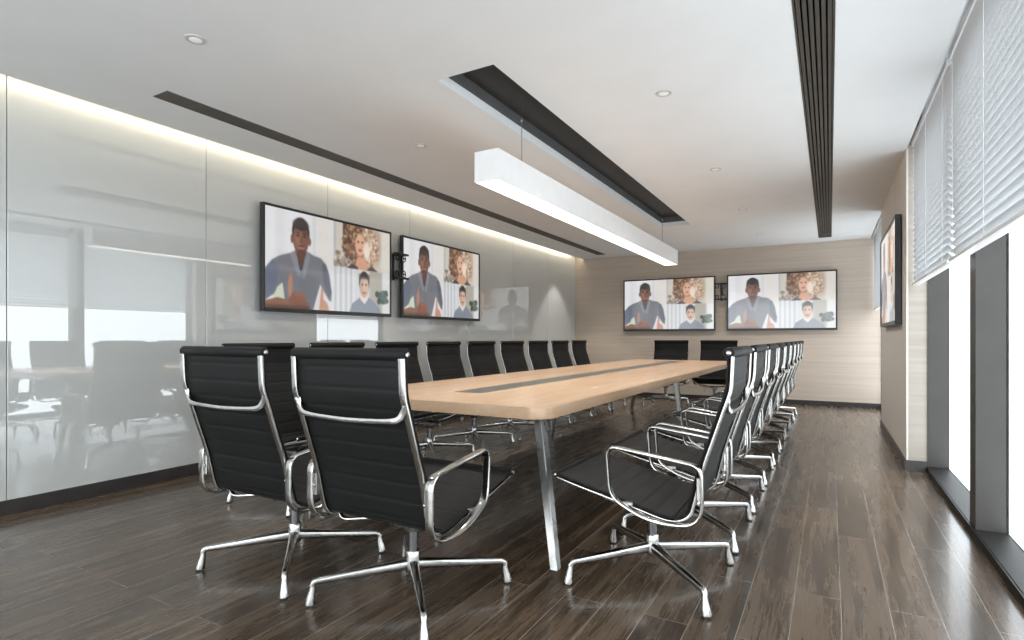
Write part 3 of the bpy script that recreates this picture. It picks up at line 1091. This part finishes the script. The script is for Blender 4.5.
# ================================================================== OFFICE CHAIR
def make_chair():
    root = empty('office_chair')
    RX = 0.262
    # profile (y forward, z up) of the sling from the front edge to the top roll
    prof = [(0.345, 0.462), (0.25, 0.437), (0.10, 0.402), (-0.02, 0.374), (-0.11, 0.352), (-0.165, 0.350), (-0.205, 0.372), (-0.222, 0.42),
            (-0.252, 0.548), (-0.29, 0.665), (-0.325, 0.771), (-0.3445, 0.828), (-0.352, 0.855), (-0.3555, 0.885), (-0.360, 0.982)]
    rail_pts = [(0, y, z) for y, z in prof]
    smooth = catmull(rail_pts, 6)
    sec = rrect(0.025, 0.012, 0.004, 2)
    rail_line = []                       # the cast rails run behind and below the sling
    for i, v in enumerate(smooth):
        T = (smooth[min(i + 1, len(smooth) - 1)] - smooth[max(i - 1, 0)]).normalized()
        rail_line.append(v - Vector((0, T.z, -T.y)) * 0.0145)
    for sx in (-1, 1):
        mbr = MB()
        mbr.sweep([(sx * RX, v.y, v.z) for v in rail_line], sec, ref=(1, 0, 0),
                  scales=[(0.85 + 0.2 * min(1, max(0, (v.z - 0.40) / 0.4)) if v.y < -0.17 else 0.6, 1.0 if v.y < -0.17 else 0.7) for v in rail_line])
        rl = mbr.build('side_rail', M['chrome'], root)
        for (yy, zz, rr) in ((-0.362, 0.994, 0.0105), (0.347, 0.459, 0.008)):
            cp = MB()
            cp.lathe([(rr * 0.5, sx * (RX + 0.0185)), (rr * 0.9, sx * (RX + 0.0165)), (rr, sx * (RX + 0.011)), (rr, sx * (RX + 0.004))], (0, yy, zz), axis='x', seg=14)
            cp.build('pivot_cap', M['chrome'], rl)
    # upholstery sheets with sewn ribs
    pts, tot = resample(smooth, 0.006)

    def sheet(i0, i1, halfw, pitch, th):
        b = MB()
        seg = pts[i0:i1 + 1]
        n = len(seg)
        top, bot = [], []
        for i, v in enumerate(seg):
            T = (seg[min(i + 1, n - 1)] - seg[max(i - 1, 0)]).normalized()
            Nn = Vector((0, -T.z, T.y))
            if Nn.z < 0 and abs(T.y) > abs(T.z):
                Nn = -Nn
            s_ = i * 0.006
            ph = (s_ / pitch) % 1.0
            rib = min(1.0, max(0.0, math.sin(PI * ph)) ** 0.5 * 1.5)
            h = th * (0.62 + 0.38 * rib)
            xs = [-halfw, -halfw + 0.008, -halfw * 0.5, 0, halfw * 0.5, halfw - 0.008, halfw]
            ks = [0.25, 0.85, 1, 1, 1, 0.85, 0.25]
            top.append([b.bm.verts.new((x, v.y + Nn.y * h * k, v.z + Nn.z * h * k)) for x, k in zip(xs, ks)])
            bot.append([b.bm.verts.new((x, v.y - Nn.y * h * k, v.z - Nn.z * h * k)) for x, k in zip(xs, ks)])
        m = len(top[0])
        for i in range(n - 1):
            for j in range(m - 1):
                b.bm.faces.new((top[i][j], top[i][j + 1], top[i + 1][j + 1], top[i + 1][j]))
                b.bm.faces.new((bot[i][j], bot[i + 1][j], bot[i + 1][j + 1], bot[i][j + 1]))
            b.bm.faces.new((top[i][0], top[i + 1][0], bot[i + 1][0], bot[i][0]))
            b.bm.faces.new((top[i][-1], bot[i][-1], bot[i + 1][-1], top[i + 1][-1]))
        for r_ in (0, n - 1):
            for j in range(m - 1):
                b.bm.faces.new((top[r_][j], bot[r_][j], bot[r_][j + 1], top[r_][j + 1]))
        return b

    split = next(i for i, v in enumerate(pts) if v.y < -0.16)
    hw = RX + 0.010
    sheet(2, split, hw, 0.062, 0.0085).build('seat', M['leather'], root, angle=60)
    sheet(split, len(pts) - 1, hw, 0.072, 0.0075).build('backrest', M['leather'], root, angle=60)
    MB().lathe([(0.010, -RX - 0.013), (0.019, -RX - 0.012), (0.0215, -RX - 0.007), (0.0215, RX + 0.007), (0.019, RX + 0.012), (0.010, RX + 0.013)],
               (0, -0.362, 0.994), axis='x', seg=18).build('top_roll', M['leather'], root)
    MB().lathe([(0.006, -hw), (0.0135, -hw + 0.002), (0.0135, hw - 0.002), (0.006, hw)], (0, 0.347, 0.459), axis='x', seg=14).build('front_roll', M['leather'], root)
    # crossbar behind the back, flared into the rails
    cb = [(-RX + 0.002, -0.356, 0.826), (-RX + 0.009, -0.354, 0.798), (-RX + 0.026, -0.356, 0.778), (-RX + 0.06, -0.360, 0.769), (-0.1, -0.364, 0.764), (0, -0.366, 0.762)]
    cb = cb + [(-x, y, z) for x, y, z in cb[-2::-1]]
    cbs = catmull(cb, 6)
    MB().sweep(cbs, rrect(0.019, 0.013, 0.005, 2), ref=(0, 0, 1), scales=[1.0 + 0.5 * max(0, (abs(v.x) - 0.17) / 0.1) for v in cbs]).build('back_crossbar', M['chrome'], root)
    # arched under-seat bars
    for y0, z0, y1, z1 in ((0.14, 0.408, 0.035, 0.322), (-0.15, 0.340, -0.045, 0.318)):
        a = [(-RX, y0, z0), (-RX + 0.025, y0 * 0.95 + y1 * 0.05, z0 - 0.028), (-0.17, (y0 + y1) / 2, (z0 + z1) / 2 - 0.018), (-0.07, y1, z1), (0, y1, z1)]
        a = a + [(-x, y, z) for x, y, z in a[-2::-1]]
        MB().sweep(catmull(a, 6), rrect(0.020, 0.012, 0.005, 2), ref=(0, 1, 0)).build('seat_support_bar', M['chrome'], root)
    # armrests: closed loops of flat bar outside the rails
    loop = [(0.082, 0.612), (-0.195, 0.578), (-0.258, 0.562), (-0.272, 0.50), (-0.262, 0.40), (-0.225, 0.345), (-0.15, 0.333), (-0.05, 0.352), (0.055, 0.400), (0.092, 0.43), (0.108, 0.58)]
    loop = [(0.105, 0.613), (-0.268, 0.566), (-0.272, 0.338), (-0.07, 0.326), (0.088, 0.405)]
    for sx in (-1, 1):
        xa = sx * (RX + 0.033)
        lp = fillet([(xa, y, z) for y, z in loop], [0.05, 0.045, 0.085, 0.13, 0.05], 6, closed=True)
        ab = MB().sweep(lp, rrect(0.033, 0.0115, 0.0055, 2), ref=(1, 0, 0), closed=True).build('armrest', M['chrome'], root)
        bk = MB()
        bk.lathe([(0.008, sx * (RX + 0.006)), (0.008, sx * (RX + 0.027))], (0, -0.262, 0.47), axis='x', seg=10)
        bk.box(*sorted((sx * (RX + 0.004), sx * (RX + 0.022))), -0.266, -0.246, 0.43, 0.52, bev=0.003, seg=1)
        bk.build('arm_bracket', M['chrome'], ab)
        MB().box(*sorted((sx * (RX + 0.004), sx * (RX + 0.022))), 0.0, 0.05, 0.375, 0.389, bev=0.003, seg=1).build('arm_bracket', M['chrome'], ab)
    # tilt mechanism, column, base
    tm = MB()
    tm.box(-0.055, 0.055, -0.085, 0.085, 0.296, 0.322, bev=0.008, seg=2)
    tm.lathe([(0.030, 0.262), (0.038, 0.275), (0.040, 0.300)], seg=18)
    tm.lathe([(0.013, 0.075), (0.018, 0.082), (0.018, 0.112), (0.012, 0.118)], (0, 0, 0.30), axis='y', seg=14)
    tmo = tm.build('tilt_mechanism', M['brushed'], root)
    lv = MB()
    lv.tube([(0.05, -0.02, 0.303), (0.12, -0.03, 0.298), (0.155, -0.035, 0.290)], 0.0045, seg=8)
    lv.box(0.148, 0.160, -0.050, -0.020, 0.235, 0.292, bev=0.004, seg=2)
    lv.build('height_lever', M['brushed'], tmo)
    MB().lathe([(0.021, 0.160), (0.021, 0.266)], seg=16).build('gas_column', M['dark_chrome'], root)
    MB().lathe([(0.020, 0.088), (0.030, 0.094), (0.033, 0.112), (0.031, 0.135), (0.0285, 0.150), (0.0285, 0.176), (0.026, 0.180)], seg=20).build('base_hub', M['chrome'], root)
    for k in range(4):
        a = PI / 4 + k * PI / 2
        ca, sa = math.cos(a), math.sin(a)
        lp = [(0.022 * ca, 0.022 * sa, 0.124), (0.10 * ca, 0.10 * sa, 0.118), (0.22 * ca, 0.22 * sa, 0.108), (0.34 * ca, 0.34 * sa, 0.098), (0.372 * ca, 0.372 * sa, 0.095), (0.384 * ca, 0.384 * sa, 0.089), (0.389 * ca, 0.389 * sa, 0.077)]
        sp_ = catmull(lp, 4)
        lgo = MB().sweep(sp_, rrect(0.046, 0.040, 0.015, 3), ref=(0, 0, 1),
                         scales=[max(0.5, 1.0 - 0.45 * (math.hypot(v.x, v.y) / 0.389) ** 1.0) for v in sp_]).build('leg', M['chrome'], root, angle=50)
        ft = MB()
        fp = [(0.387, 0.082), (0.3905, 0.060), (0.396, 0.035), (0.3995, 0.014), (0.400, 0.008)]
        ft.tube([(r_ * ca, r_ * sa, z) for r_, z in fp], 0.0205, seg=14, ref=(-sa, ca, 0), scales=[0.50, 0.62, 0.82, 1.0, 1.0])
        fo = ft.build('foot', M['chrome'], lgo, angle=50)
        gl = MB()
        gl.lathe([(0.014, 0.0), (0.0155, 0.002), (0.0155, 0.007), (0.013, 0.010)], (0.400 * ca, 0.400 * sa, 0), seg=12)
        gl.bm.verts.ensure_lookup_table()
        me = gl.mesh('glide', M['rubber'])
        # the rubber glide shares the foot mesh
        bmj = bmesh.new()
        bmj.from_mesh(fo.data)
        nf = len(bmj.faces)
        bmj.from_mesh(me)
        bmj.faces.ensure_lookup_table()
        for f_ in bmj.faces[nf:]:
            f_.material_index = 1
        bmj.to_mesh(fo.data)
        bmj.free()
        fo.data.materials.append(M['rubber'])
        bpy.data.meshes.remove(me)
    return root


chair0 = make_chair()
used = False
ordn = ['nearest the viewer', 'second from the viewer', 'third from the viewer', 'fourth from the viewer', 'fifth from the viewer',
        'sixth from the viewer', 'seventh from the viewer', 'eighth from the viewer', 'farthest from the viewer']


def place(x, y, rz, label, group):
    global used
    o = copy_tree(chair0) if used else chair0
    used = True
    o.location = (x, y, 0)
    o.rotation_euler = (0, 0, rz)
    tag(o, label, 'chair', group)


# near end of the table, backs to the viewer
place(-2.195, 1.79, 0.0, 'black ribbed high-back chair at the near table end, left one, back to the viewer', 'chairs at the near end of the table')
place(-1.490, 1.80, 0.0, 'black ribbed high-back chair at the near table end, right one, back to the viewer', 'chairs at the near end of the table')
# row on the window side, facing the table
for k in range(9):
    place(-0.688, 2.475 + 0.722 * k, PI / 2, 'black ribbed chair in the row on the window side, %s' % ordn[k], 'chairs along the window side of the table')
# row on the glass wall side
for k in range(9):
    place(-3.052, 2.50 + 0.705 * k, -PI / 2, 'black ribbed chair in the row along the glass wall, %s' % ordn[k], 'chairs along the glass wall side of the table')
# far end
place(-2.245, 8.84, PI, 'black ribbed chair at the far table end before the back wall, left one', 'chairs at the far end of the table')
place(-1.510, 8.84, PI, 'black ribbed chair at the far table end before the back wall, right one', 'chairs at the far end of the table')
